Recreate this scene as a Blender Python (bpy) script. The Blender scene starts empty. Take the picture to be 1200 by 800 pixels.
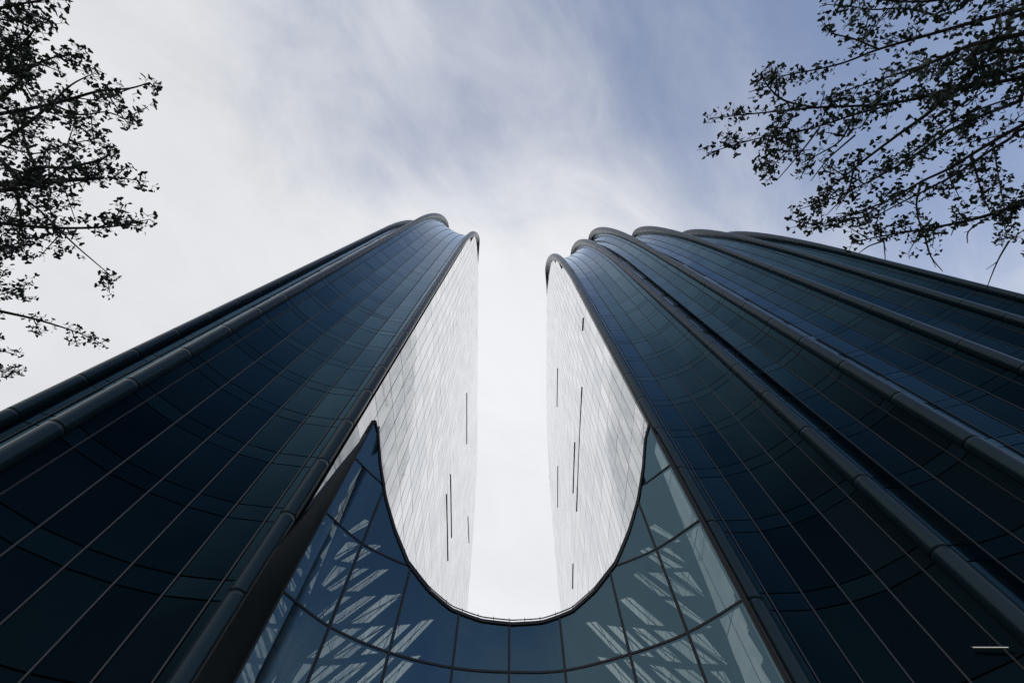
import bpy, math, random
from math import sin, cos, pi, sqrt, radians, hypot, atan2
from mathutils import Vector

random.seed(7)
SC = bpy.context.scene
COL = SC.collection
EYE = 1.6

# ----------------------------------------------------------------- helpers
class MB:
    """collects vertices and faces, links them as one mesh object"""
    def __init__(s):
        s.v = []; s.f = []
    def face(s, pts):
        b = len(s.v); s.v.extend([tuple(p) for p in pts]); s.f.append(tuple(range(b, b+len(pts))))
    def grid(s, rows):
        b = len(s.v); n = len(rows[0])
        for r in rows: s.v.extend([tuple(p) for p in r])
        for i in range(len(rows)-1):
            for j in range(n-1):
                a = b+i*n+j
                s.f.append((a, a+1, a+n+1, a+n))
    def slab(s, q, nrm, t):
        """quad q (front face) with sides going back by t along -nrm"""
        q = [Vector(p) for p in q]; k = [p - nrm*t for p in q]
        b = len(s.v); s.v.extend([tuple(p) for p in q]+[tuple(p) for p in k])
        n = len(q)
        s.f.append(tuple(range(b, b+n)))
        s.f.append(tuple(b+n+i for i in reversed(range(n))))
        for i in range(n):
            j = (i+1) % n
            s.f.append((b+j, b+i, b+n+i, b+n+j))
    def box(s, lo, hi):
        x0,y0,z0 = lo; x1,y1,z1 = hi
        b = len(s.v)
        s.v.extend([(x0,y0,z0),(x1,y0,z0),(x1,y1,z0),(x0,y1,z0),(x0,y0,z1),(x1,y0,z1),(x1,y1,z1),(x0,y1,z1)])
        for f in [(0,3,2,1),(4,5,6,7),(0,1,5,4),(1,2,6,5),(2,3,7,6),(3,0,4,7)]: s.f.append(tuple(b+i for i in f))
    def sweep(s, pts, ws, up):
        """bar of rectangular section along pts; ws = (half width, out, in); up(i) = outward normal"""
        rows = []
        n = len(pts)
        for i, p in enumerate(pts):
            p = Vector(p)
            t = (Vector(pts[min(i+1,n-1)]) - Vector(pts[max(i-1,0)])).normalized()
            o = up(i); o = (o - t*o.dot(t)).normalized(); w = t.cross(o)
            hw, a, c = ws
            ring = [p + w*hw + o*a, p - w*hw + o*a, p - w*hw - o*c, p + w*hw - o*c]
            rows.append(ring + [ring[0]])
        s.grid(rows)
        s.face(rows[0][:4]); s.face(list(reversed(rows[-1][:4])))
    def tube(s, pts, rads, n=8, cap=True):
        rows = []
        m = len(pts); prev = None
        for i, p in enumerate(pts):
            p = Vector(p)
            t = (Vector(pts[min(i+1,m-1)]) - Vector(pts[max(i-1,0)])).normalized()
            a = prev if prev else (Vector((0,0,1)) if abs(t.z) < .9 else Vector((1,0,0)))
            a = (a - t*a.dot(t)).normalized(); prev = a
            b = t.cross(a); r = rads[i] if hasattr(rads,'__len__') else rads
            rows.append([p + a*(r*cos(2*pi*k/n)) + b*(r*sin(2*pi*k/n)) for k in range(n+1)])
        s.grid(rows)
        if cap:
            s.face(rows[0][:n]); s.face(list(reversed(rows[-1][:n])))
    def build(s, name, mat, parent=None, smooth=False):
        me = bpy.data.meshes.new(name)
        me.from_pydata(s.v, [], s.f); me.update()
        if smooth:
            import bmesh
            bm = bmesh.new(); bm.from_mesh(me)
            bmesh.ops.remove_doubles(bm, verts=bm.verts, dist=1e-4)
            bmesh.ops.recalc_face_normals(bm, faces=bm.faces)
            bm.to_mesh(me); bm.free()
            me.polygons.foreach_set('use_smooth', [True]*len(me.polygons))
        me.materials.append(mat)
        o = bpy.data.objects.new(name, me); COL.objects.link(o)
        if parent: o.parent = parent
        return o

def thing(name, label, cat, group=None):
    o = bpy.data.objects.new(name, None); COL.objects.link(o)
    o['label'] = label; o['category'] = cat
    if group: o['group'] = group
    return o

def lerp(a, b, t): return a + (b-a)*t
def clamp(x, a=0., b=1.): return max(a, min(b, x))

# --------------------------------------------------------------- materials
def mat(name):
    m = bpy.data.materials.new(name); m.use_nodes = True
    return m, m.node_tree.nodes, m.node_tree.links

def principled(name, base, rough=.5, metal=0., ior=1.5, spec=.5, var=None, bump=None, rvar=None):
    """var = (colour2, scale, stretch) object-space mottling of the thing's own colour"""
    m, N, L = mat(name); b = N['Principled BSDF']
    b.inputs['Base Color'].default_value = (*base, 1); b.inputs['Roughness'].default_value = rough
    b.inputs['Metallic'].default_value = metal; b.inputs['IOR'].default_value = ior
    b.inputs['Specular IOR Level'].default_value = spec
    tc = N.new('ShaderNodeTexCoord'); mp = N.new('ShaderNodeMapping'); L.new(tc.outputs['Object'], mp.inputs[0])
    if var:
        c2, sc, st = var
        mp.inputs['Scale'].default_value = st
        n = N.new('ShaderNodeTexNoise'); n.inputs['Scale'].default_value = sc; n.inputs['Detail'].default_value = 6
        L.new(mp.outputs[0], n.inputs['Vector'])
        r = N.new('ShaderNodeValToRGB'); r.color_ramp.elements[0].position = .35; r.color_ramp.elements[1].position = .7
        r.color_ramp.elements[0].color = (*base,1); r.color_ramp.elements[1].color = (*c2,1)
        L.new(n.outputs['Fac'], r.inputs[0]); L.new(r.outputs[0], b.inputs['Base Color'])
        if rvar:
            mr = N.new('ShaderNodeMapRange'); mr.inputs['To Min'].default_value = rvar[0]; mr.inputs['To Max'].default_value = rvar[1]
            L.new(n.outputs['Fac'], mr.inputs[0]); L.new(mr.outputs[0], b.inputs['Roughness'])
    if bump:
        n2 = N.new('ShaderNodeTexNoise'); n2.inputs['Scale'].default_value = bump[0]; n2.inputs['Detail'].default_value = 2
        L.new(tc.outputs['Object'], n2.inputs['Vector'])
        bp = N.new('ShaderNodeBump'); bp.inputs['Strength'].default_value = bump[1]; bp.inputs['Distance'].default_value = bump[2]
        L.new(n2.outputs['Fac'], bp.inputs['Height']); L.new(bp.outputs[0], b.inputs['Normal'])
    return m

M = {}
def front_glass(name, base, tint):
    """nearly opaque tinted glazing: dark body colour under a coloured reflective coat"""
    m, N, L = mat(name); b = N['Principled BSDF']
    b.inputs['Base Color'].default_value = (*base,1); b.inputs['Roughness'].default_value = .6; b.inputs['Specular IOR Level'].default_value = 0
    g = N.new('ShaderNodeBsdfGlossy'); g.inputs['Color'].default_value = (*tint,1)
    tc = N.new('ShaderNodeTexCoord'); n = N.new('ShaderNodeTexNoise'); n.inputs['Scale'].default_value = .22; n.inputs['Detail'].default_value = 5
    L.new(tc.outputs['Object'], n.inputs['Vector'])
    mr = N.new('ShaderNodeMapRange'); mr.inputs['To Min'].default_value = .01; mr.inputs['To Max'].default_value = .06
    L.new(n.outputs['Fac'], mr.inputs[0]); L.new(mr.outputs[0], g.inputs['Roughness'])
    n2 = N.new('ShaderNodeTexNoise'); n2.inputs['Scale'].default_value = .35; n2.inputs['Detail'].default_value = 2
    L.new(tc.outputs['Object'], n2.inputs['Vector'])
    bp = N.new('ShaderNodeBump'); bp.inputs['Strength'].default_value = .14; bp.inputs['Distance'].default_value = .025
    L.new(n2.outputs['Fac'], bp.inputs['Height']); L.new(bp.outputs[0], g.inputs['Normal'])
    fr = N.new('ShaderNodeFresnel'); fr.inputs['IOR'].default_value = 1.46; L.new(bp.outputs[0], fr.inputs['Normal'])
    f2 = N.new('ShaderNodeMapRange'); f2.inputs['From Min'].default_value = .042; f2.inputs['From Max'].default_value = .52
    f2.inputs['To Min'].default_value = .006; f2.inputs['To Max'].default_value = 1
    L.new(fr.outputs[0], f2.inputs[0])
    ge = N.new('ShaderNodeNewGeometry'); oi = N.new('ShaderNodeObjectInfo'); ad = N.new('ShaderNodeMath'); ad.operation = 'ADD'
    L.new(ge.outputs['Random Per Island'], ad.inputs[0]); L.new(oi.outputs['Random'], ad.inputs[1])
    fc = N.new('ShaderNodeMath'); fc.operation = 'FRACT'; L.new(ad.outputs[0], fc.inputs[0])
    rp = N.new('ShaderNodeValToRGB'); e = rp.color_ramp.elements
    e[0].color = (*base,1); e[1].color = (base[0]*3, base[1]*2.4, base[2]*1.8, 1); e[1].position = 1; x = e.new(.6); x.color = (base[0]*1.4, base[1]*1.5, base[2]*1.4, 1)
    L.new(fc.outputs[0], rp.inputs[0]); L.new(rp.outputs[0], b.inputs['Base Color'])
    gc = N.new('ShaderNodeMix'); gc.data_type = 'RGBA'; gc.inputs['A'].default_value = (tint[0]*.86,tint[1]*.88,tint[2]*.9,1); gc.inputs['B'].default_value = (*tint,1)
    L.new(fc.outputs[0], gc.inputs['Factor'])
    gw = N.new('ShaderNodeMix'); gw.data_type = 'RGBA'; gw.inputs['B'].default_value = (.66,.76,.86,1)   # the coat loses its colour at grazing angles
    gf = N.new('ShaderNodeMapRange'); gf.inputs['From Min'].default_value = .06; gf.inputs['From Max'].default_value = .30; L.new(fr.outputs[0], gf.inputs[0])
    L.new(gf.outputs[0], gw.inputs['Factor']); L.new(gc.outputs['Result'], gw.inputs['A']); L.new(gw.outputs['Result'], g.inputs['Color'])
    mx = N.new('ShaderNodeMixShader'); L.new(f2.outputs[0], mx.inputs[0]); L.new(b.outputs[0], mx.inputs[1]); L.new(g.outputs[0], mx.inputs[2])
    L.new(mx.outputs[0], N['Material Output'].inputs[0])
    return m
M['dark_glass'] = front_glass('dark_blue_glass', (.0010,.0036,.0066), (.36,.73,.94))
M['spandrel'] = front_glass('spandrel_glass', (.001,.0045,.009), (.40,.75,.92))
def coated_glass():
    m = principled('coated_glass', (.66,.68,.70), .03, metal=.94, var=((.70,.71,.73), .2, (1,1,.5)), rvar=(.02,.07), bump=(.3,.12,.02))
    N, L = m.node_tree.nodes, m.node_tree.links; b = N['Principled BSDF']
    ge = N.new('ShaderNodeNewGeometry'); oi = N.new('ShaderNodeObjectInfo'); ad = N.new('ShaderNodeMath'); ad.operation = 'ADD'
    L.new(ge.outputs['Random Per Island'], ad.inputs[0]); L.new(oi.outputs['Random'], ad.inputs[1])
    fc = N.new('ShaderNodeMath'); fc.operation = 'FRACT'; L.new(ad.outputs[0], fc.inputs[0])
    rp = N.new('ShaderNodeValToRGB'); e = rp.color_ramp.elements
    e[0].color = (.60,.62,.64,1); e[1].color = (.86,.86,.85,1)
    L.new(fc.outputs[0], rp.inputs[0]); L.new(rp.outputs[0], b.inputs['Base Color'])
    return m
M['mirror_glass'] = coated_glass()
M['ridge_metal'] = principled('ridge_metal', (.007,.017,.022), .28, metal=.0, spec=.27, var=((.010,.022,.028), .6, (1,1,.2)), rvar=(.2,.34))
M['ridge_metal'].node_tree.nodes['Principled BSDF'].inputs['Specular Tint'].default_value = (.62,.86,1,1)
M['mullion'] = principled('mullion_metal', (.04,.045,.05), .45, metal=.5)
M['joint'] = principled('dark_joint', (.004,.005,.006), .7, spec=.2)
M['black_metal'] = principled('black_metal', (.006,.008,.010), .45, spec=.3, var=((.010,.012,.014), 1.5, (1,1,.3)))
M['sky_patch_pale'] = principled('sky_patch_pale', (.42,.41,.38), .7, var=((.34,.33,.31), 3, (1,1,1)))  # pale colour stands in for sky light showing through the lattice
M['rail'] = principled('rail_metal', (.08,.085,.09), .35, metal=.8)
M['steel'] = principled('painted_steel', (.006,.016,.028), .5, spec=.3, var=((.010,.022,.036), 1.2, (1,1,1)))
M['bark'] = principled('bark', (.035,.030,.026), .9, spec=.2, var=((.06,.05,.042), 14, (1,1,.3)), bump=(40,.5,.01))
M['paving'] = principled('granite_paving', (.16,.16,.155), .75, var=((.22,.215,.21), 3, (1,1,1)), bump=(30,.2,.005))
M['paving_floor'] = M['paving']

def leaf_material():
    m, N, L = mat('ginkgo_leaf'); b = N['Principled BSDF']
    b.inputs['Roughness'].default_value = .5; b.inputs['Specular IOR Level'].default_value = .3
    oi = N.new('ShaderNodeNewGeometry')
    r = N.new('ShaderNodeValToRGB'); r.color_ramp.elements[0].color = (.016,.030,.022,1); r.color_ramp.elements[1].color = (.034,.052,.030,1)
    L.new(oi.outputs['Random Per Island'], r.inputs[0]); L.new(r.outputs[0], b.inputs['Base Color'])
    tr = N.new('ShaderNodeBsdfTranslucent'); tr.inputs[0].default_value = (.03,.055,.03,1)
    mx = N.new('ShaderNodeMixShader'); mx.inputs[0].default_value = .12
    L.new(b.outputs[0], mx.inputs[1]); L.new(tr.outputs[0], mx.inputs[2])
    L.new(mx.outputs[0], N['Material Output'].inputs[0])
    return m
M['leaf'] = leaf_material()

def atrium_glass():
    m, N, L = mat('atrium_glass'); N.remove(N['Principled BSDF'])
    t = N.new('ShaderNodeBsdfTransparent'); t.inputs[0].default_value = (.215,.25,.24,1)
    g = N.new('ShaderNodeBsdfGlossy'); g.inputs['Color'].default_value = (.46,.80,1,1); g.inputs['Roughness'].default_value = .02
    fr = N.new('ShaderNodeFresnel'); fr.inputs['IOR'].default_value = 1.95
    mx = N.new('ShaderNodeMixShader')
    L.new(fr.outputs[0], mx.inputs[0]); L.new(t.outputs[0], mx.inputs[1]); L.new(g.outputs[0], mx.inputs[2])
    L.new(mx.outputs[0], N['Material Output'].inputs[0])
    return m
M['atrium_glass'] = atrium_glass()

def lamp_material():
    m, N, L = mat('fluorescent_tube'); b = N['Principled BSDF']
    b.inputs['Base Color'].default_value = (.8,.8,.7,1)
    b.inputs['Emission Color'].default_value = (1,.98,.85,1); b.inputs['Emission Strength'].default_value = .3
    return m
M['lamp'] = lamp_material()

# ------------------------------------------------------------------- camera
F_PX, W_PX = 533., 1200.
TILT = atan2(205., F_PX)                       # angle between the view direction and straight up
cam_d = bpy.data.cameras.new('camera'); cam = bpy.data.objects.new('camera', cam_d); COL.objects.link(cam)
cam_d.sensor_width = 36; cam_d.lens = 36*F_PX/W_PX
cam_d.clip_start = .05; cam_d.clip_end = 5000
cam.location = (0,0,EYE); cam.rotation_euler = (pi - TILT, 0, 0)
SC.camera = cam
def seen(p):
    """where a point falls in the picture; used only to sort which panes show largest"""
    x,y,z = p[0], p[1], p[2]-EYE
    d = z*cos(TILT) + y*sin(TILT)
    if d < .1: return None
    u = z*sin(TILT) - y*cos(TILT)
    X, Y = 600 + F_PX*x/d, 400 - F_PX*u/d
    return (X,Y)
def shown_area(q):
    P = [seen(p) for p in q]
    if any(p is None for p in P): return 0
    c = (sum(p[0] for p in P)/len(P), sum(p[1] for p in P)/len(P))
    if not (0 < c[0] < 1200 and 0 < c[1] < 800): return 0
    a = 0
    for i in range(len(P)):
        j = (i+1) % len(P); a += P[i][0]*P[j][1]-P[j][0]*P[i][1]
    return abs(a)/2

# ------------------------------------------------------------- sky and light
SUN_EL, SUN_AZ = radians(21), radians(4)      # azimuth measured from +Y towards +X
SUN = Vector((cos(SUN_EL)*sin(SUN_AZ), cos(SUN_EL)*cos(SUN_AZ), sin(SUN_EL)))
def build_world():
    w = bpy.data.worlds.new('World'); SC.world = w; w.use_nodes = True
    N, L = w.node_tree.nodes, w.node_tree.links
    bg = N['Background']; bg.inputs['Strength'].default_value = .14
    sky = N.new('ShaderNodeTexSky'); sky.sky_type = 'NISHITA'; sky.sun_disc = False
    sky.sun_elevation = SUN_EL; sky.sun_rotation = SUN_AZ; sky.air_density = 1.3; sky.dust_density = 1.5; sky.ozone_density = 2.5
    tc = N.new('ShaderNodeTexCoord'); sep = N.new('ShaderNodeSeparateXYZ'); L.new(tc.outputs['Generated'], sep.inputs[0])
    def math_(op, a, b=None, clampv=False):
        n = N.new('ShaderNodeMath'); n.operation = op; n.use_clamp = clampv
        for i, x in enumerate((a,b)):
            if x is None: continue
            if hasattr(x, 'name'): L.new(x, n.inputs[i])
            else: n.inputs[i].default_value = x
        return n.outputs[0]
    z = math_('MAXIMUM', math_('ADD', sep.outputs[2], .12), .05)
    u = math_('DIVIDE', sep.outputs[0], z); v = math_('DIVIDE', sep.outputs[1], z)
    cmb = N.new('ShaderNodeCombineXYZ'); L.new(u, cmb.inputs[0]); L.new(v, cmb.inputs[1])
    def noise(scale, detail, rough, dist, off, st=(1,1,1), rz=0):
        mp = N.new('ShaderNodeMapping'); mp.inputs['Location'].default_value = off; mp.inputs['Scale'].default_value = st
        mp.vector_type = 'TEXTURE'; mp.inputs['Rotation'].default_value = (0,0,rz); L.new(cmb.outputs[0], mp.inputs[0])
        n = N.new('ShaderNodeTexNoise'); n.inputs['Scale'].default_value = scale; n.inputs['Detail'].default_value = detail
        n.inputs['Roughness'].default_value = rough; n.inputs['Distortion'].default_value = dist
        L.new(mp.outputs[0], n.inputs['Vector']); return n.outputs['Fac']
    big = noise(1.1, 7, .55, .6, (3.1,1.7,0), (1,1.5,1), radians(-40))
    fine = noise(4.2, 9, .62, .8, (0.4,5.2,0), (1,1.9,1), radians(-48))
    puff = noise(9, 6, .6, .3, (2.2,.3,0))
    def dotdir(d):
        n = N.new('ShaderNodeVectorMath'); n.operation = 'DOT_PRODUCT'; L.new(tc.outputs['Generated'], n.inputs[0])
        n.inputs[1].default_value = Vector(d).normalized(); return n.outputs['Value']
    # the cloud sheet is thick ahead and to the left, and thins out behind and to the right
    side = math_('MULTIPLY', dotdir((-.80,.60,.0)), .66)
    cov = math_('ADD', math_('ADD', math_('MULTIPLY', big, 1.05), math_('MULTIPLY', fine, .36)), side)
    cov = math_('ADD', cov, math_('MULTIPLY', puff, .10))
    cov = math_('ADD', cov, math_('MULTIPLY', dotdir((.25,.97,0)), .16))
    cov = math_('ADD', cov, math_('MULTIPLY', math_('SUBTRACT', 1.0, sep.outputs[2]), 1.25))
    glow = math_('POWER', math_('MAXIMUM', dotdir((.0,.40,.92)), 0), 14)
    cov = math_('ADD', cov, math_('MULTIPLY', glow, .42))
    mr = N.new('ShaderNodeMapRange'); mr.interpolation_type = 'SMOOTHSTEP'
    mr.inputs['From Min'].default_value = .55; mr.inputs['From Max'].default_value = 1.20
    mr.inputs['To Min'].default_value = .15; mr.inputs['To Max'].default_value = .93
    L.new(cov, mr.inputs['Value'])
    # brightness of the cloud itself: brighter where thin towards the sun, greyer in thick patches
    cb = math_('ADD', math_('ADD', 5.9, math_('MULTIPLY', glow, .75)), math_('MULTIPLY', math_('SUBTRACT', fine, .5), 1.3))
    cc = N.new('ShaderNodeVectorMath'); cc.operation = 'SCALE'; cc.inputs[0].default_value = (.985,.99,1.005); L.new(cb, cc.inputs['Scale'])
    sk = N.new('ShaderNodeVectorMath'); sk.operation = 'MULTIPLY'; L.new(sky.outputs[0], sk.inputs[0]); sk.inputs[1].default_value = (1.3,1.32,1.55)
    mx = N.new('ShaderNodeMix'); mx.data_type = 'RGBA'
    L.new(mr.outputs[0], mx.inputs['Factor']); L.new(sk.outputs[0], mx.inputs['A']); L.new(cc.outputs[0], mx.inputs['B'])
    L.new(mx.outputs['Result'], bg.inputs['Color'])
    sd = bpy.data.lights.new('sun', 'SUN'); sd.energy = .9; sd.angle = radians(14); sd.color = (1,.95,.88)
    so = bpy.data.objects.new('sun', sd); COL.objects.link(so)
    so.rotation_euler = (-SUN).to_track_quat('-Z','Y').to_euler(); so.location = (40,60,200)
build_world()
vs = SC.view_settings
SC.display_settings.display_device = 'sRGB'
vs.view_transform = 'Standard'; vs.look = 'None'; vs.exposure = 0; vs.gamma = 1; vs.use_curve_mapping = False
SC.render.film_transparent = False
SC.cycles.max_bounces = 10; SC.cycles.transparent_max_bounces = 12; SC.cycles.glossy_bounces = 6

# ------------------------------------------------------------------- ground
g = MB(); g.face([(-600,-600,0),(600,-600,0),(600,600,0),(-600,600,0)])
go = g.build('ground', M['paving']); go['kind'] = 'structure'

# ------------------------------------------------------------------- towers
class Tower:
    def __init__(T, sgn, ridges, h0, H, fl0, fl, back, wallx):
        T.sg = sgn; T.R = ridges; T.h0 = h0; T.H = H; T.fl0 = fl0; T.fl = fl; T.back = back; T.wallx = wallx
    def path(T, X, Yf, A, dep):
        """front profile of one vertical line: list of (point, outward normal, kind-of-row) up the wall and over the arch"""
        out = []
        z = T.fl0
        zs = [0.0]
        while z < T.h0 - .3: zs += [z - .8, z]; z += T.fl
        zs = [q for q in zs if q >= 0]
        for q in zs: out.append((Vector((X, Yf, q)), Vector((0,-1,0))))
        Ht = T.H - dep
        n = max(3, int(round(((Ht-T.h0)*1.02 + A*.3)/T.fl)))
        ph = []
        for k in range(1, n+1):
            s = k/n
            a = math.asin(min(1, s**1.0)) if k < n else pi/2
            ph += [math.asin(min(1,(s*n-.22)/n)), a]
        for a in ph:
            p = Vector((X, Yf + A*(1-cos(a)), T.h0 + (Ht-T.h0)*sin(a)))
            nn = Vector((0, -cos(a)/max(A,.1), sin(a)/(Ht-T.h0))).normalized()
            out.append((p, nn))
        return out
    def wall_top(T, Y):
        """outline of the flat inner side: height of the roofline at depth Y"""
        X0, Yb, A = T.R[0][:3]
        yb0, yb1, zb = T.back            # roof is flat until yb0, then falls on a quarter ellipse to zb at yb1
        if Y < Yb + A:
            c = clamp(1-(Y-Yb)/A, 0, 1); return T.h0 + (T.H-T.h0)*sqrt(max(0,1-c*c))
        if Y > yb0:
            c = clamp((Y-yb0)/(yb1-yb0)); return zb + (T.H-zb)*sqrt(max(0,1-c*c))
        return T.H

def arc_points(P, Q, dep, widths_target, edge, recess):
    """plan points of a concave bay between ridge centres P and Q"""
    P = Vector((P[0],P[1])); Q = Vector((Q[0],Q[1])); c = Q-P; Lc = c.length; t = c/Lc
    n = Vector((-t.y, t.x))
    if n.y < 0: n = -n
    N = 64; pts = []
    for i in range(N+1):
        s = i/N; b = 1-(2*s-1)**2
        sh = 1-abs(2*s-1)**2.6
        pts.append(P + c*s + n*(recess + dep*(.45*b+.55*sh)))
    d = [0]
    for i in range(N): d.append(d[-1] + (pts[i+1]-pts[i]).length)
    tot = d[-1]
    def at(x):
        for i in range(N):
            if d[i+1] >= x: return pts[i].lerp(pts[i+1], (x-d[i])/max(1e-6, d[i+1]-d[i]))
        return pts[-1]
    k = max(2, int(round((tot-2*edge)/widths_target)))
    xs = [0, edge] + [edge + (tot-2*edge)*(i+1)/k for i in range(k)] + [tot]
    return [at(x) for x in xs], n

def build_tower(name, label, T, bays, ledges, lamp=None, fixture=None):
    root = thing(name, label, 'tower', 'pair of curved glass towers')
    vis = []; spn = []; side = []
    wall = MB()
    nb = len(bays)
    for b, (dep, seen_w) in enumerate(bays):
        R0, R1 = T.R[b], T.R[b+1]
        pts, nn = arc_points(R0[:2], R1[:2], dep, 1.42, .85, .16)
        m = len(pts)
        cols = []
        for i, p in enumerate(pts):
            s = i/(m-1); A = lerp(R0[2], R1[2], s)
            hd = 1.0 + .8*(1-(2*s-1)**2)
            cols.append(T.path(p.x, p.y, A, hd))
        nr = min(len(c) for c in cols)
        # backing wall: full front, roof and rear, a hand's breadth behind the panes
        rows = []
        for r in range(nr): rows.append([c[r][0] - c[r][1]*.14 for c in cols])
        yb0, yb1, zb = T.back
        shift = [((T.wallx(yb1)-T.wallx(R0[1]) + T.sg*.3)*(1-ci/(m-1)) if b == 0 else 0) for ci in range(m)]
        for k in range(0, 9):
            a = pi/2*k/8
            rows.append([Vector((c[0][0].x + (shift[ci] if k else shift[ci]*.7), yb0 + (yb1-yb0)*sin(a), zb + (T.H-1.6-zb)*cos(a))) for ci, c in enumerate(cols)])
        rows.append([Vector((c[0][0].x + shift[ci], yb1, 0)) for ci, c in enumerate(cols)])
        wall.grid(rows)
        for i in range(m-1):
            for r in range(nr-1):
                q = [cols[i][r][0], cols[i+1][r][0], cols[i+1][r+1][0], cols[i][r+1][0]]
                if T.sg > 0: pass
                ctr = (q[0]+q[1]+q[2]+q[3])/4
                nrm = (q[1]-q[0]).cross(q[3]-q[0]).normalized()
                if nrm.y > 0 and abs(nrm.y) > .05 or (abs(nrm.y) <= .05 and nrm.z < 0):
                    q = [q[1], q[0], q[3], q[2]]; nrm = -nrm
                gx, gz = .035, .028
                w = (q[1]-q[0]).length; h = (q[3]-q[0]).length
                if h < .15: continue
                ex, ez = gx/w, gz/h
                def bil(a, c): return (q[0]*(1-a)+q[1]*a)*(1-c) + (q[3]*(1-a)+q[2]*a)*c
                qq = [bil(ex,ez), bil(1-ex,ez), bil(1-ex,1-ez), bil(ex,1-ez)]
                a1, a2 = random.gauss(0,.0022), random.gauss(0,.003)
                qq = [qq[0]+nrm*(-a1-a2), qq[1]+nrm*(a1-a2), qq[2]+nrm*(a1+a2), qq[3]+nrm*(-a1+a2)]
                ar = shown_area(qq) if b in seen_w else 0
                (vis if (r % 2 == 1 or r == 0) == (r != 0) and r % 2 == 0 else spn) if False else None
                (spn if h < 1.3 else vis).append((ar, qq, nrm))
        # mullions between the panes
        for i in range(1, m-1):
            mb = MB(); P = [cols[i][r][0] for r in range(nr)]; O = [cols[i][r][1] for r in range(nr)]
            t = (pts[i+1]-pts[i-1]).normalized(); nx = Vector((t.y, -t.x, 0))
            if nx.y > 0: nx = -nx
            mb.sweep(P, (.028, .05, .1), lambda k: (O[k] + Vector((nx.x,0,0))*.6*abs(O[k].y)).normalized())
            mb.build('mullion', M['mullion'], root)
    # the flat inner side: panes on a depth x height grid
    X0, Yb, A0 = T.R[0][:3]
    def wp(Y, z): return Vector((T.wallx(Y), Y, z))
    inward = Vector((-T.sg,0,0))
    ys = []; y = Yb + .45
    while y < T.back[1] - .3: ys.append(y); y += 1.42
    zs = [0]; z = T.fl0
    while z < T.H: zs.append(z); z += T.fl
    zs.append(T.H+5)
    for i in range(len(ys)-1):
        y0, y1 = ys[i], ys[i+1]
        t0, t1 = T.wall_top(y0)-.35, T.wall_top(y1)-.35
        for k in range(len(zs)-1):
            z0, z1 = zs[k]+.03, zs[k+1]-.03
            a0, a1 = min(z1,t0), min(z1,t1)
            if min(a0,a1) <= z0 + .1: continue
            gy = .03
            q = [wp(y0+gy,z0), wp(y1-gy,z0), wp(y1-gy,a1), wp(y0+gy,a0)]
            nrm = inward
            if (q[1]-q[0]).cross(q[3]-q[0]).dot(inward) < 0: q = [q[1],q[0],q[3],q[2]]
            a1_, a2_ = random.gauss(0,.0016), random.gauss(0,.004)
            q = [q[0]+nrm*(-a1_-a2_), q[1]+nrm*(a1_-a2_), q[2]+nrm*(a1_+a2_), q[3]+nrm*(-a1_+a2_)]
            ok = hypot(y0, T.wallx(y0))/(z0+1) < 1.1
            side.append((shown_area(q) if ok else 0, q, nrm))
    # backing of the inner side and the far outer side
    def outline(off):
        """inner side outline points (Y, z) front to back"""
        o = [(Yb, 0)]
        for k in range(0, 25):
            a = pi/2*k/24; o.append((Yb + A0*(1-cos(a)), T.h0+(T.H-T.h0)*sin(a)))
        for k in range(1, 25):
            a = pi/2*k/24; o.append((T.back[0]+(T.back[1]-T.back[0])*sin(a), T.back[2]+(T.H-T.back[2])*cos(a)))
        o.append((T.back[1], 0))
        return o
    ol = outline(0)
    rows = [[Vector((T.wallx(Y)+T.sg*.12, Y, 0)), Vector((T.wallx(Y)+T.sg*.12, Y, z-.25))] for Y, z in ol if z > 0]
    wall.grid(rows)
    # strip that joins the inner side to the first bay behind the ridge tube, all along the roofline
    XL, YL, AL = T.R[-1][:3]
    rows = [[Vector((XL, YL + AL*(1-cos(a)), 0)), Vector((XL, YL + AL*(1-cos(a)), T.h0+(T.H-1-T.h0)*sin(a)))] for a in [pi/2*k/12 for k in range(13)]]
    rows.append([Vector((XL, T.back[1], 0)), Vector((XL, T.back[1], T.H*.75))])
    wall.grid(rows)
    roofs = [[Vector((T.wallx(Y), Y, z-.15)), Vector((T.R[1][0], Y, z-1.2))] for Y, z in ol[2:-1]]
    wall.build('wall', M['joint'], root)
    # ridges: metal bullnose tubes that climb the front and run back over the roof
    for j, (X, Y, A, r) in enumerate(T.R):
        mb = MB(); P = []; RR = []
        zz = [0]; z = T.fl0 - .8
        while z < T.h0: zz.append(z); z += T.fl
        stations = [(Y, q) for q in zz]
        n = max(4, int((T.H-T.h0+A)/T.fl))
        for k in range(1, n+1):
            a = pi/2*k/n; stations.append((Y + A*(1-cos(a)), T.h0+(T.H-T.h0)*sin(a)))
        nroof = 14
        for k in range(1, nroof+1): stations.append((lerp(Y+A, T.back[0], k/nroof), T.H))
        for k in range(1, 13):
            a = pi/2*k/12; stations.append((T.back[0]+(T.back[1]-T.back[0])*sin(a), T.back[2]+(T.H-T.back[2])*cos(a)))
        stations.append((T.back[1], 0))
        def px(Yq): return (T.wallx(Yq) + T.sg*.28) if j == 0 else X + (T.wallx(Yq)-T.wallx(Y))*.5
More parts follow.
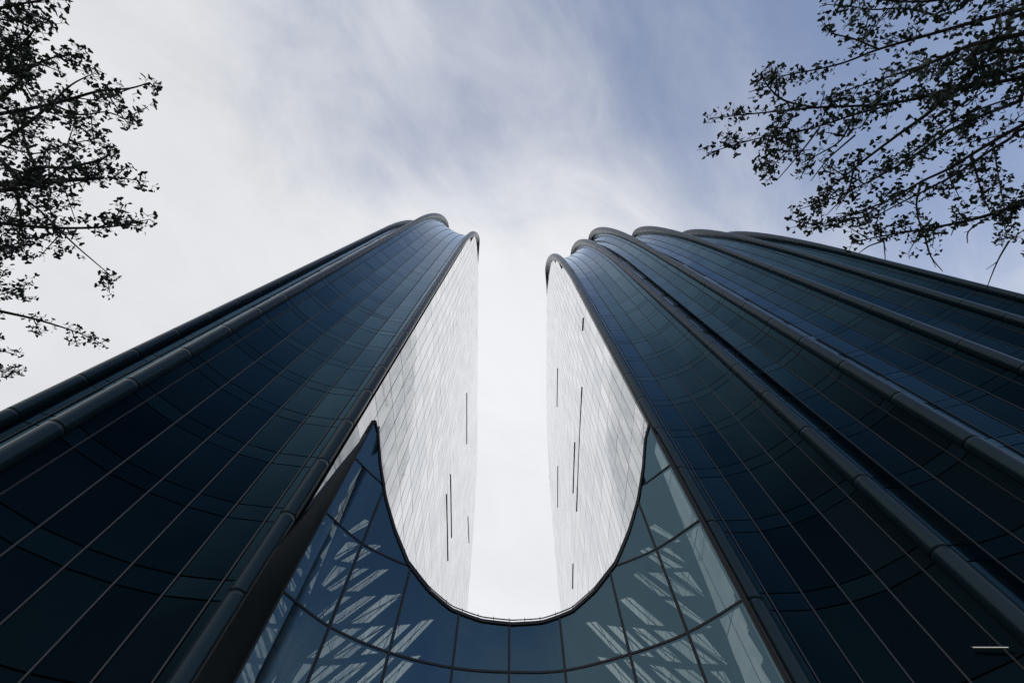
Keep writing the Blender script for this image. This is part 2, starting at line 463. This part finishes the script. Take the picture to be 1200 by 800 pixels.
        for k in range(len(stations)-1):
            a = Vector((px(stations[k][0]), *stations[k])); c = Vector((px(stations[k+1][0]), *stations[k+1]))
            L_ = (c-a).length
            sub = 4 if (stations[k][1] > T.h0-1) else 1
            def roofr(Yq): return lerp(1, .26, clamp((Yq-(Y+A*.85))/7)) if j == 0 else 1
            def rad(z): return r*(1 + 1.2*clamp((z-T.h0)/(T.H-T.h0)))
            ro = roofr(stations[k][0]); r1 = roofr(stations[k+1][0])
            g, g2, g3 = min(.035/L_, .1), min(.04/L_, .12), min(.16/L_, .25)
            for tt, dr in ((0,.03),(g,.03),(g2,0),(g3,0),(1-g3,0),(1-g2+g,0)):
                P.append(a.lerp(c,tt)); RR.append(lerp(rad(a.z)*ro, rad(c.z)*r1, tt)-dr*ro)
        P.append(c); RR.append(r*.5)
        mb.tube(P, RR, 16)
        mb.build('ridge_tube', M['ridge_metal'], root, smooth=True)
    # panes: the hundred that show largest are parts of their own
    for nm, lst, m_ in (('glass_pane', vis, 'dark_glass'), ('spandrel_pane', spn, 'spandrel'), ('mirror_pane', side, 'mirror_glass')):
        lst.sort(key=lambda e: -e[0])
        rest = MB()
        for k, (ar, q, n_) in enumerate(lst):
            if k < 100 and ar > 0:
                s_ = MB(); s_.slab(q, n_, .05); s_.build(nm, M[m_], root)
            else: rest.slab(q, n_, .05)
        o = rest.build(nm, M[m_], root); o['kind'] = 'stuff'
    # thin open ledges on the inner side
    for (ya, yb, z) in ledges:
        mb = MB()
        xa = [T.wallx(ya), T.wallx(yb)]
        d = .095
        s = T.sg
        mb.grid([[Vector((xa[0]-s*.01, ya, z)), Vector((xa[1]-s*.01, yb, z))], [Vector((xa[0]-s*d, ya, z-.03)), Vector((xa[1]-s*d, yb, z-.03))],
                 [Vector((xa[0]-s*d, ya, z-.12)), Vector((xa[1]-s*d, yb, z-.12))], [Vector((xa[0]-s*.01, ya, z-.15)), Vector((xa[1]-s*.01, yb, z-.15))]])
        for xx, yy in ((xa[0],ya),(xa[1],yb)):
            mb.face([(xx-s*.01,yy,z),(xx-s*d,yy,z-.03),(xx-s*d,yy,z-.12),(xx-s*.01,yy,z-.15)])
        mb.build('louvre_ledge', M['black_metal'], root)
    if lamp:
        mb = MB(); mb.tube(lamp, .012, 8); lt = mb.build('light_tube', M['lamp'], root)
        mb = MB(); mb.tube([(a+.0,b+.06,c+.05) for a,b,c in lamp], .035, 6); mb.build('lamp_housing', M['black_metal'], root)
    if fixture:
        mb = MB(); x,y,z = fixture
        mb.box((x-.25,y-.2,z-.15),(x+.25,y+.2,z+.15)); mb.tube([(x,y,z+.1),(x-T.sg*-.9,y,z+.5)], .07, 6)
        mb.build('roof_bracket', M['black_metal'], root)
    return root

# ridges: plan X, Y of the tube, depth of its arch over the top, tube radius
LT = Tower(-1, [(-9.1,13.3,5.2,.36), (-17.0,9.1,6.0,.36), (-22.9,10.6,6.0,.36), (-33,17.5,6,.36), (-46,25,6,.36)],
           83.6, 121.6, 6.2, 3.6, (68, 97, 66), lambda Y: -8.85 - 1.55*(clamp((Y-16)/52)**1.4))
build_tower('office_tower', 'dark blue glass tower with few broad curved ridges standing left of the sky gap', LT,
    [(1.15,(0,)), (1.2,()), (2.2,()), (2.5,())],
    [(44.4,57.0,87), (44.4,57.1,55.4), (44.4,57.0,60), (77,85,87)], fixture=(-10.3,53.5,117.9))
RT = Tower(1, [(9.75,16.4,10.5,.45), (16.3,13.7,8.3,.42), (20.7,11.6,6.4,.42), (32,11.8,5.2,.42), (44,12.5,5.2,.42), (54,13.0,5.2,.42)],
           69.6, 121.6, 15.6-8.4, 4.2, (70, 92, 60), lambda Y: 9.45 + 1.2*(clamp((Y-26)/50)**1.6))
build_tower('office_tower', 'dark blue glass tower with many fanning curved ridges standing right of the sky gap', RT,
    [(1.1,(0,)), (1.1,(1,)), (2.8,(2,)), (3.2,()), (2.8,())],
    [(18.7,20.5,59), (27.8,48.8,56.8), (39.3,48.8,61), (39.6,48.8,89), (62,73.5,86), (61.6,67.2,59)], lamp=[(15.22,14.81,12.0),(15.77,14.24,11.6)])

# ------------------------------------------------- the glass atrium between them
PL = [(-.694,1.188),(-.567,1.332),(-.393,1.448),(-.194,1.520),(-.010,1.541),(.173,1.533),(.377,1.456),(.549,1.359),(.691,1.213)]
K = 12.85
PL = [Vector((a*K, b*K)) for a, b in PL]
PL[0] = Vector((-8.80,15.2)); PL[-1] = Vector((8.95,15.65))
DROW = 4.28
def rim(x):
    tab = [(0,14.95),(1.4,15.05),(2.86,15.4),(4.0,16.1),(5.2,17.2),(6.2,18.8),(7.1,20.6),(7.85,22.6),(8.45,24.6),(9.2,26.2)]
    x = abs(x)
    for (a,h),(b,k) in zip(tab, tab[1:]):
        if x <= b:
            return lerp(h,k,(x-a)/(b-a)) + EYE
    return tab[-1][1] + EYE
def catmull(i, t):
    p = [PL[clamp(i+d,0,len(PL)-1).__int__()] for d in (-1,0,1,2)]
    return .5*((2*p[1]) + (p[2]-p[0])*t + (2*p[0]-5*p[1]+4*p[2]-p[3])*t*t + (3*p[1]-p[0]-3*p[2]+p[3])*t**3)
def plan(s):
    i = min(int(s), len(PL)-2); return catmull(i, s-i)
def plan_n(s):
    a = plan(max(0,s-.02)); b = plan(min(8,s+.02)); t = (b-a).normalized()
    return Vector((t.y, -t.x))           # towards the viewer's side
at = thing('glass_atrium', 'low curved blue glass wall with a swooping rim joining the two towers', 'atrium')
rowz = [0] + [EYE + DROW*k for k in range(0, 8)]
NS = 6
for c in range(8):
    for r in range(len(rowz)-1):
        z0, z1 = rowz[r], rowz[r+1]
        front = []
        for k in range(NS+1):
            e = .012
            s = c + lerp(e, 1-e, k/NS); p = plan(s); top = min(z1-.03, rim(p.x)-.04); lo = z0+.03
            front.append((p, plan_n(s), lo, max(top, lo)))
        if max(f[3]-f[2] for f in front) < .05: continue
        mb = MB(); a1 = random.gauss(0,.004); a2 = random.gauss(0,.004)
        b = 0
        A = []; B = []
        for (p,n,lo,hi) in front:
            A.append((Vector((p.x+n.x*(.02+a1),p.y+n.y*(.02+a1),lo)), Vector((p.x+n.x*(.02+a2),p.y+n.y*(.02+a2),hi))))
        rows = [[x[0] for x in A],[x[1] for x in A]]
        nv = (rows[0][-1]-rows[0][0]).cross(rows[1][NS//2]-rows[0][0])
        if nv.dot(Vector((front[NS//2][1].x, front[NS//2][1].y, 0))) < 0: rows = [list(reversed(q)) for q in rows]
        mb.grid(rows)
        po = mb.build('glass_pane', M['atrium_glass'], at)
        po.data.polygons.foreach_set('use_smooth', [True]*len(po.data.polygons))
# mullions and transoms
for c in range(0, 9):
    p = plan(c); n = plan_n(c); t = rim(p.x)
    mb = MB(); n3 = Vector((n.x,n.y,0))
    mb.sweep([(p.x,p.y,0),(p.x,p.y,t)], (.05,.06,.16), lambda i: n3)
    mb.build('mullion', M['black_metal'], at)
for r in range(1, len(rowz)-1):
    z = rowz[r]
    runs = []; cur = []
    for k in range(0, 8*12+1):
        s = k/12; p = plan(s)
        if rim(p.x) > z + .05: cur.append(s)
        else:
            if len(cur) > 1: runs.append(cur)
            cur = []
    if len(cur) > 1: runs.append(cur)
    for run in runs:
        mb = MB()
        P = [(plan(s).x, plan(s).y, z) for s in run]
        mb.sweep(P, (.045,.05,.14), lambda i: Vector((plan_n(run[i]).x, plan_n(run[i]).y, 0)))
        mb.build('transom', M['black_metal'], at)
ss = [k/16 for k in range(0, 8*16+1)]
mb = MB(); P = [(plan(s).x, plan(s).y, rim(plan(s).x)+.02) for s in ss]
mb.sweep(P, (.07,.09,.85), lambda i: Vector((plan_n(ss[i]).x, plan_n(ss[i]).y, 0)))
mb.build('coping', M['black_metal'], at)
mb = MB()
P = [(plan(s).x - plan_n(s).x*.02, plan(s).y - plan_n(s).y*.02, rim(plan(s).x)+.26) for s in ss[3:-3]]
mb.tube(P, .03, 8)
for k in range(4, len(ss)-4, 5):
    s = ss[k]; p = plan(s); n = plan_n(s); z = rim(p.x)
    mb.tube([(p.x-n.x*.02,p.y-n.y*.02,z),(p.x-n.x*.02,p.y-n.y*.02,z+.36)], .014, 6)
mb.build('guard_rail', M['rail'], at, smooth=False)
# black end fins that close the glass against the towers
mb = MB()
q = [Vector((-8.78,15.25,0)), Vector((-8.72,13.2,0)), Vector((-8.72,13.2,14.5)), Vector((-8.74,13.8,17.3)), Vector((-8.78,15.25,26.0))]
mb.slab(q, Vector((1,0,0)), .12); mb.build('end_fin', M['black_metal'], at)
mb = MB()
q = [Vector((8.97,15.65,0)), Vector((9.6,16.6,0)), Vector((9.6,16.6,24)), Vector((8.97,15.65,26.0))]
mb.slab(q, Vector((-.8,.55,0)).normalized(), .12); mb.build('end_fin', M['black_metal'], at)
# sloping lattice ceiling behind the glass: solid coffers and open ones
L_half = [0]
SAMP = [k/40 for k in range(0, 321)]
arcl = [0]
for a, b in zip(SAMP, SAMP[1:]): arcl.append(arcl[-1] + (plan(b)-plan(a)).length)
MID = arcl[160]
def s_of(a):
    a += MID
    lo, hi = 0, 320
    a = clamp(a, 0, arcl[-1])
    while hi-lo > 1:
        m_ = (lo+hi)//2
        if arcl[m_] <= a: lo = m_
        else: hi = m_
    return SAMP[lo] + (SAMP[hi]-SAMP[lo])*(a-arcl[lo])/max(1e-6, arcl[hi]-arcl[lo])
def ceil_pt(a, z):
    s = s_of(a); p = plan(s); n = plan_n(s); top = rim(p.x)
    off = .5 + .20*max(0, top - z)
    return Vector((clamp(p.x-n.x*off, -8.5, 8.7), p.y-n.y*off, min(z, top-.12)))
AX = arcl[-1]/2
for sd in (-1, 1):
    mb = MB()
    VA = Vector((.95, -.30)); VB = Vector((-1.15, 1.75))       # lattice steps: (along the wall, up)
    rr = random.Random(11)
    pn = MB()
    def put(poly, mb=mb):
        # clip nothing: points outside are pulled to the edge of the ceiling
        P3 = []
        for (a, z) in poly:
            a = clamp(a, -.02, AX); top = rim(plan(s_of(sd*a)).x)
            P3.append(ceil_pt(sd*a, clamp(z, 0, top-.12)))
        ar = sum(((P3[i]-P3[0]).cross(P3[i+1]-P3[0])).length for i in range(1, len(P3)-1))
        if ar > .01: mb.face(P3 if sd > 0 else list(reversed(P3)))
    for i in range(-10, 46):
        for j in range(-8, 30):
            o = Vector((0,0)) + VA*i + VB*j
            c = o + (VA+VB)*.5
            if not (-2.6 < c.x < AX+1 and -1.5 < c.y < 30): continue
            quad = [o, o+VA, o+VA+VB, o+VB]
            top = rim(plan(s_of(sd*clamp(c.x,0,AX))).x)
            op = (2.3 < c.x < AX-.35) and (c.y < top-1.3) and c.y < lerp(11.5, 25, (c.x-2.3)/4.6)
            op = op and rr.random() > .16
            if not op: put(quad); continue
            e1, e2 = rr.choice((.13,.2,.26)), rr.choice((.05,.07,.10))
            inn = [o+VA*e1+VB*e2, o+VA*(1-e1)+VB*e2, o+VA*(1-e1)+VB*(1-e2), o+VA*e1+VB*(1-e2)]
            if c.x > 8.6: put(inn, pn)  # openings near the ends would look dark: pale infill imitates sky light
            u_ = rr.uniform(.25,.75); w_ = .025      # slim tie rods across each opening
            m0, m1 = inn[0]+(inn[1]-inn[0])*u_, inn[3]+(inn[2]-inn[3])*u_
            put([m0-VA*w_, m0+VA*w_, m1+VA*w_, m1-VA*w_])
            if rr.random() < .6: put([inn[0]+VB*.03, inn[0], inn[2]-VB*.03, inn[2]] if rr.random() < .5 else [inn[1], inn[1]+VB*.03, inn[3], inn[3]-VB*.03])
            for k in range(4): put([quad[k], quad[(k+1)%4], inn[(k+1)%4], inn[k]])
    ob = mb.build('ceiling_lattice', M['steel'], at)
    pn.build('sky_patch_infill', M['sky_patch_pale'], at)
    md = ob.modifiers.new('thick', 'SOLIDIFY'); md.thickness = .12; md.offset = 0

# -------------------------------------------------------------------- trees
def fan_leaf(mb, p, d, up, size):
    """ginkgo leaf: short stalk, then a fan with a notch"""
    d = d.normalized(); w = d.cross(up)
    if w.length < 1e-3: w = d.cross(Vector((1,0,0)))
    w.normalize(); u = w.cross(d)
    a = p + d*size*.75
    cup = u*size*.10
    P = [a, a + d*size*.38 - w*size*.52 + cup, a + d*size*.62 - w*size*.30 + cup*.3, a + d*size*.55, a + d*size*.62 + w*size*.30 + cup*.3, a + d*size*.38 + w*size*.52 + cup]
    st = w*size*.035
    b = len(mb.v); mb.v.extend([tuple(q) for q in (p-st, p+st, a+st, a-st)]); mb.f.append((b,b+1,b+2,b+3))
    b = len(mb.v); mb.v.extend([tuple(q) for q in P])
    mb.f.append((b,b+1,b+2,b+3)); mb.f.append((b,b+3,b+4,b+5))
def rdir(rg):
    while True:
        v = Vector((rg.uniform(-1,1), rg.uniform(-1,1), rg.uniform(-1,1)))
        if .05 < v.length < 1: return v.normalized()
def polyline(pts, n_per=4):
    P = [Vector(p) for p in pts]; out = []
    for i in range(len(P)-1):
        p0 = P[max(i-1,0)]; p1 = P[i]; p2 = P[i+1]; p3 = P[min(i+2,len(P)-1)]
        for k in range(n_per):
            t = k/n_per
            out.append(.5*((2*p1) + (p2-p0)*t + (2*p0-5*p1+4*p2-p3)*t*t + (3*p1-p0-3*p2+p3)*t**3))
    out.append(P[-1]); return out
def spur(lf, tw, p, rg, size):
    """a short shoot with a rosette of leaves"""
    d = rdir(rg); L_ = rg.uniform(.02,.06); q = p + d*L_
    for _ in range(rg.choice((3,4,4,5,6))):
        e = (d*.5 + rdir(rg)).normalized()
        fan_leaf(lf, q, e, rdir(rg), size*rg.uniform(.7,1.15))
def clothe(lf, wd, path, rg, r0, r1, leafy, side, size, start=0.):
    """leaf spurs and side twigs along a branch"""
    n = len(path)
    for _ in range(3): spur(lf, wd, path[-1], rg, size)
    wd.tube(path, [lerp(r0, r1, i/(n-1)) for i in range(n)], 6)
    tot = sum((path[i+1]-path[i]).length for i in range(n-1)); run = 0
    for i in range(n-1):
        a, b = path[i], path[i+1]; L_ = (b-a).length
        f = run/tot; run += L_
        if f < start: continue
        k = leafy*L_; cnt = int(k) + (rg.random() < k-int(k))
        for _ in range(cnt): spur(lf, wd, a.lerp(b, rg.random()), rg, size)
        k = side*L_; cnt = int(k) + (rg.random() < k-int(k))
        for _ in range(cnt):
            t = (b-a).normalized(); p = a.lerp(b, rg.random())
            d = (t*rg.uniform(.5,1.0) + rdir(rg)*Vector((1,1,.6)).length*.55); d.normalize()
            ln = rg.uniform(.15,.5)*(1.1-.5*f)
            bend = rdir(rg)*.12
            tw = [p, p + d*ln*.5 + bend*ln*.5, p + d*ln + bend*ln]
            wd.tube(tw, [.006,.0045,.003], 5)
            m = int(ln/.034)
            for q in range(1, m+1): spur(lf, wd, tw[0].lerp(tw[2], q/m) , rg, size)
def tree(name, label, base, branches, bare, seed, fill, size):
    rg = random.Random(seed)
    root = thing(name, label, 'tree', 'ginkgo trees in front of the towers'); root.location = base
    B = Vector(base)
    lf = MB(); tr = MB(); wd = MB()
    off = lambda p: Vector(p) - B
    # trunk
    tp = [Vector((0,0,0)), Vector((.05,.02,1.2)), Vector((.0,.08,2.6)), Vector((-.06,.05,4.2)), Vector((.03,-.04,6)), Vector((0,.05,8)), Vector((.05,0,10.5))]
    tpath = polyline(tp, 4)
    nt = len(tpath); rad = [lerp(.20,.03,(i/(nt-1))**.8) + .09*math.exp(-tpath[i].z*2.2) for i in range(nt)]
    tr.tube(tpath, rad, 12)
    tr.build('trunk', M['bark'], root, smooth=True)
    for br in branches:
        pts = [off(p) for p in br]
        p0 = pts[0]
        long_ = (pts[-1]-pts[0]).length
        # carry the limb on to the trunk
        th = max(2.4, p0.z - .45*hypot(p0.x, p0.y) *.55)
        jt = Vector((0,.02,th))
        full = polyline([jt, jt.lerp(p0,.55)+Vector((0,0,.12))] + pts, 5) if long_ > 1.35 else polyline(pts, 5)
        r0 = .034 if long_ > 1.35 else .012
        wl = sum((full[i+1]-full[i]).length for i in range(len(full)-1))
        clothe(lf, wd, full, rg, r0*rg.uniform(.6,1.0), .004, LEAFY, SIDE, size, start=.08)
    for br in bare:
        kp = [off(p) for p in br]; kp = [q + (rdir(rg)*.035 if 0 < i_ else Vector()) for i_, q in enumerate(kp)]
        pp = polyline(kp, 4)
        m_ = pp[len(pp)//2]; dd = (pp[-1]-pp[0])
        wd.tube([m_, m_ + dd*.22 + rdir(rg)*.05], [.004,.002], 5)
        wd.tube(pp, [lerp(.009,.003,i/(len(pp)-1)) for i in range(len(pp))], 5)
    # the rest of the crown round the trunk
    for k in range(fill[0]):
        az = rg.uniform(fill[1], fill[2]); z = rg.uniform(3.2, 9.5); ln = rg.uniform(1.6,3.0)*(1.15-.07*z)
        d = Vector((cos(az), sin(az), rg.uniform(.1,.5)))
        p = [Vector((0,0,z)), Vector((0,0,z)) + d*ln*.5 + rdir(rg)*.1, Vector((0,0,z)) + d*ln + rdir(rg)*.2]
        clothe(lf, wd, polyline(p,5), rg, .035, .005, 16, 5, size, start=.15)
    wd.build('branches', M['bark'], root)
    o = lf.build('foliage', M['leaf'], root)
    return root
LEAFY, SIDE = 11, 5.2
BR_L = [
   [(-4.56, -1.11, 5.91), (-4.08, -1.11, 5.78), (-3.68, -1.12, 5.65), (-3.26, -1.13, 5.53)] ,
   [(-4.61, -0.72, 6.06), (-4.19, -0.85, 5.97), (-3.92, -0.94, 5.89), (-3.71, -1.03, 5.81), (-3.52, -1.04, 5.73)] ,
   [(-5.05, -0.25, 5.76), (-4.5, -0.34, 5.75), (-4.19, -0.4, 5.74), (-3.73, -0.47, 5.73), (-3.32, -0.56, 5.72), (-3.05, -0.58, 5.71), (-2.87, -0.62, 5.7)] ,
   [(-5.85, 0.16, 6.53), (-5.38, -0.12, 6.6), (-4.92, -0.39, 6.68), (-4.64, -0.6, 6.75), (-4.46, -0.77, 6.83), (-4.28, -0.88, 6.91)] ,
   [(-6.11, 0.32, 6.39), (-5.43, 0.28, 6.34), (-5.02, 0.23, 6.29), (-4.61, 0.18, 6.24), (-4.36, 0.08, 6.18), (-4.07, -0.12, 6.13)] ,
   [(-4.56, 0.17, 6.18), (-4.16, 0.13, 6.12), (-3.69, 0.1, 6.05), (-3.31, 0.13, 5.99)] ,
   [(-5.42, 0.43, 5.86), (-4.89, 0.45, 5.79), (-4.53, 0.47, 5.73), (-4.02, 0.5, 5.66), (-3.56, 0.49, 5.6), (-3.27, 0.46, 5.54), (-3.07, 0.42, 5.47)] ,
   [(-4.45, 0.22, 5.89), (-4.41, 0.41, 6.02), (-4.35, 0.7, 6.15), (-4.32, 0.91, 6.28), (-4.3, 1.1, 6.41)] ,
   [(-6.63, 1.46, 6.45), (-6.13, 1.43, 6.52), (-5.88, 1.55, 6.6), (-5.61, 1.67, 6.68), (-5.38, 1.81, 6.76), (-5.2, 1.95, 6.83)] ,
   [(-5.99, 1.37, 6.42), (-5.48, 1.28, 6.32), (-5.17, 1.19, 6.23), (-4.9, 1.1, 6.13)] ,
   [(-5.81, 1.68, 5.98), (-5.56, 1.76, 6.04), (-5.44, 1.85, 6.11), (-5.39, 1.92, 6.17)] ,
   [(-6.25, 2.12, 6.36), (-6.25, 2.27, 6.58), (-6.35, 2.41, 6.8)] ,
   [(-5.07, -0.57, 6.49), (-4.65, -0.67, 6.39), (-4.33, -0.82, 6.29), (-4.02, -0.88, 6.19), (-3.76, -0.89, 6.09)] ,
   [(-4.2, -0.53, 6.25), (-4.03, -0.45, 6.32), (-3.84, -0.48, 6.4), (-3.72, -0.42, 6.48)] ,
   [(-4.88, 0.22, 6.16), (-4.4, 0.02, 6.08), (-4.01, 0.01, 6.0), (-3.63, -0.06, 5.93), (-3.48, -0.1, 5.85)] ,
   [(-5.35, 0.83, 6.13), (-4.91, 0.73, 5.99), (-4.58, 0.66, 5.86), (-4.32, 0.53, 5.72)] ,
   [(-4.83, -1.27, 6.54), (-4.88, -0.96, 6.69), (-4.92, -0.69, 6.84), (-5.06, -0.62, 6.99)] ,
   [(-4.89, -0.93, 6.19), (-4.51, -0.99, 6.14), (-4.3, -0.91, 6.08), (-4.12, -0.96, 6.02)] ,
   [(-5.09, -0.2, 6.52), (-4.82, -0.12, 6.56), (-4.53, -0.2, 6.6), (-4.11, -0.28, 6.65)] ,
]
BR_R = [
   [(5.21, -1.52, 6.49), (4.66, -1.34, 6.56), (4.29, -1.25, 6.62), (3.94, -1.16, 6.68), (3.56, -1.06, 6.74), (3.26, -0.95, 6.8), (2.89, -0.88, 6.87), (2.58, -0.84, 6.93)] ,
   [(5.12, -0.99, 6.16), (4.45, -0.82, 6.15), (4.12, -0.7, 6.15), (3.77, -0.61, 6.14), (3.48, -0.54, 6.14), (3.06, -0.43, 6.13), (2.7, -0.32, 6.12), (2.25, -0.24, 6.12), (1.78, -0.11, 6.11)] ,
   [(5.29, -0.84, 6.24), (4.57, -0.74, 6.23), (3.99, -0.64, 6.23), (3.41, -0.53, 6.23), (2.79, -0.5, 6.22), (2.33, -0.46, 6.22), (1.81, -0.41, 6.21)] ,
   [(4.9, -0.65, 5.85), (4.3, -0.33, 5.82), (3.99, -0.14, 5.8), (3.74, 0.02, 5.77), (3.53, 0.12, 5.75), (3.26, 0.28, 5.73), (2.98, 0.38, 5.7), (2.62, 0.51, 5.68)] ,
   [(5.96, 0.08, 6.43), (5.12, 0.34, 6.34), (4.65, 0.47, 6.25), (4.18, 0.55, 6.16), (3.63, 0.62, 6.07), (3.25, 0.67, 5.98)] ,
   [(3.97, -0.96, 5.74), (3.69, -0.7, 5.77), (3.47, -0.43, 5.8), (3.27, -0.24, 5.84), (3.05, -0.03, 5.87), (2.93, 0.11, 5.9), (2.78, 0.27, 5.93)] ,
   [(4.38, -1.46, 5.95), (3.73, -1.31, 5.98), (3.31, -1.24, 6.01), (2.76, -1.28, 6.04)] ,
   [(3.14, -0.93, 6.12), (2.87, -1.0, 6.08), (2.66, -1.03, 6.04), (2.55, -1.09, 6.0)] ,
   [(4.87, -0.19, 6.6), (4.88, 0.08, 6.46), (4.93, 0.42, 6.31)] ,
   [(4.19, -0.07, 6.07), (4.19, 0.12, 5.93), (4.16, 0.29, 5.79)] ,
   [(2.82, -0.5, 6.27), (2.46, -0.55, 6.2), (2.25, -0.66, 6.14), (2.14, -0.75, 6.07)] ,
   [(4.75, -0.65, 6.02), (4.42, -0.52, 6.08), (4.03, -0.33, 6.15), (3.7, -0.04, 6.21), (3.33, 0.21, 6.28), (3.07, 0.33, 6.34)] ,
   [(4.83, -0.38, 5.99), (4.4, -0.21, 6.02), (4.07, 0.07, 6.05), (3.7, 0.3, 6.07), (3.38, 0.51, 6.1)] ,
   [(4.76, -1.0, 6.51), (4.25, -1.05, 6.42), (3.83, -0.89, 6.32), (3.34, -0.74, 6.22), (2.89, -0.61, 6.12)] ,
   [(4.17, -1.13, 5.76), (3.79, -0.94, 5.69), (3.38, -0.82, 5.63), (3.0, -0.64, 5.57), (2.68, -0.46, 5.51)] ,
   [(5.34, 0.55, 6.39), (5.35, 0.65, 6.48), (5.35, 0.77, 6.57)] ,
   [(3.66, 0.12, 5.91), (3.63, 0.32, 5.85), (3.69, 0.55, 5.78)] ,
   [(2.88, -0.4, 5.86), (2.82, -0.21, 5.86), (2.66, -0.1, 5.86), (2.53, -0.03, 5.86)] ,
   [(2.18, -0.3, 5.74), (2.2, -0.21, 5.87), (2.29, -0.0, 6.01)] ,
   [(2.77, -0.31, 6.51), (2.91, -0.17, 6.78), (2.91, -0.0, 7.06)] ,
   [(3.76, -1.23, 6.36), (3.57, -1.34, 6.55), (3.39, -1.38, 6.73), (3.25, -1.47, 6.92)] ,
   [(4.11, -0.54, 5.72), (3.63, -0.38, 5.66), (3.31, -0.16, 5.59), (2.97, 0.03, 5.53)] ,
]
BR_B = [
   [(3.85, 0.62, 5.9), (3.9, 0.76, 5.85), (3.98, 0.92, 5.8)] ,
   [(3.47, 0.65, 5.9), (3.3, 0.69, 5.85), (3.17, 0.75, 5.8)] ,
   [(4.64, 0.65, 5.9), (4.56, 0.8, 5.85), (4.51, 1.07, 5.8)] ,
   [(4.33, 0.46, 5.9), (4.22, 0.56, 5.85), (4.12, 0.64, 5.8)] ,
   [(2.96, -0.25, 5.9), (2.77, -0.09, 5.85), (2.57, 0.1, 5.8)] ,
   [(2.64, -0.31, 5.9), (2.47, -0.12, 5.85), (2.28, 0.1, 5.8)] ,
   [(3.47, 0.65, 5.9), (3.47, 0.7, 5.85), (3.47, 0.78, 5.8)] ,
   [(3.02, 0.04, 5.9), (2.95, 0.19, 5.85), (2.82, 0.39, 5.8)] ,
   [(4.06, 0.4, 5.9), (4.06, 0.49, 5.85), (4.02, 0.58, 5.8)] ,
]
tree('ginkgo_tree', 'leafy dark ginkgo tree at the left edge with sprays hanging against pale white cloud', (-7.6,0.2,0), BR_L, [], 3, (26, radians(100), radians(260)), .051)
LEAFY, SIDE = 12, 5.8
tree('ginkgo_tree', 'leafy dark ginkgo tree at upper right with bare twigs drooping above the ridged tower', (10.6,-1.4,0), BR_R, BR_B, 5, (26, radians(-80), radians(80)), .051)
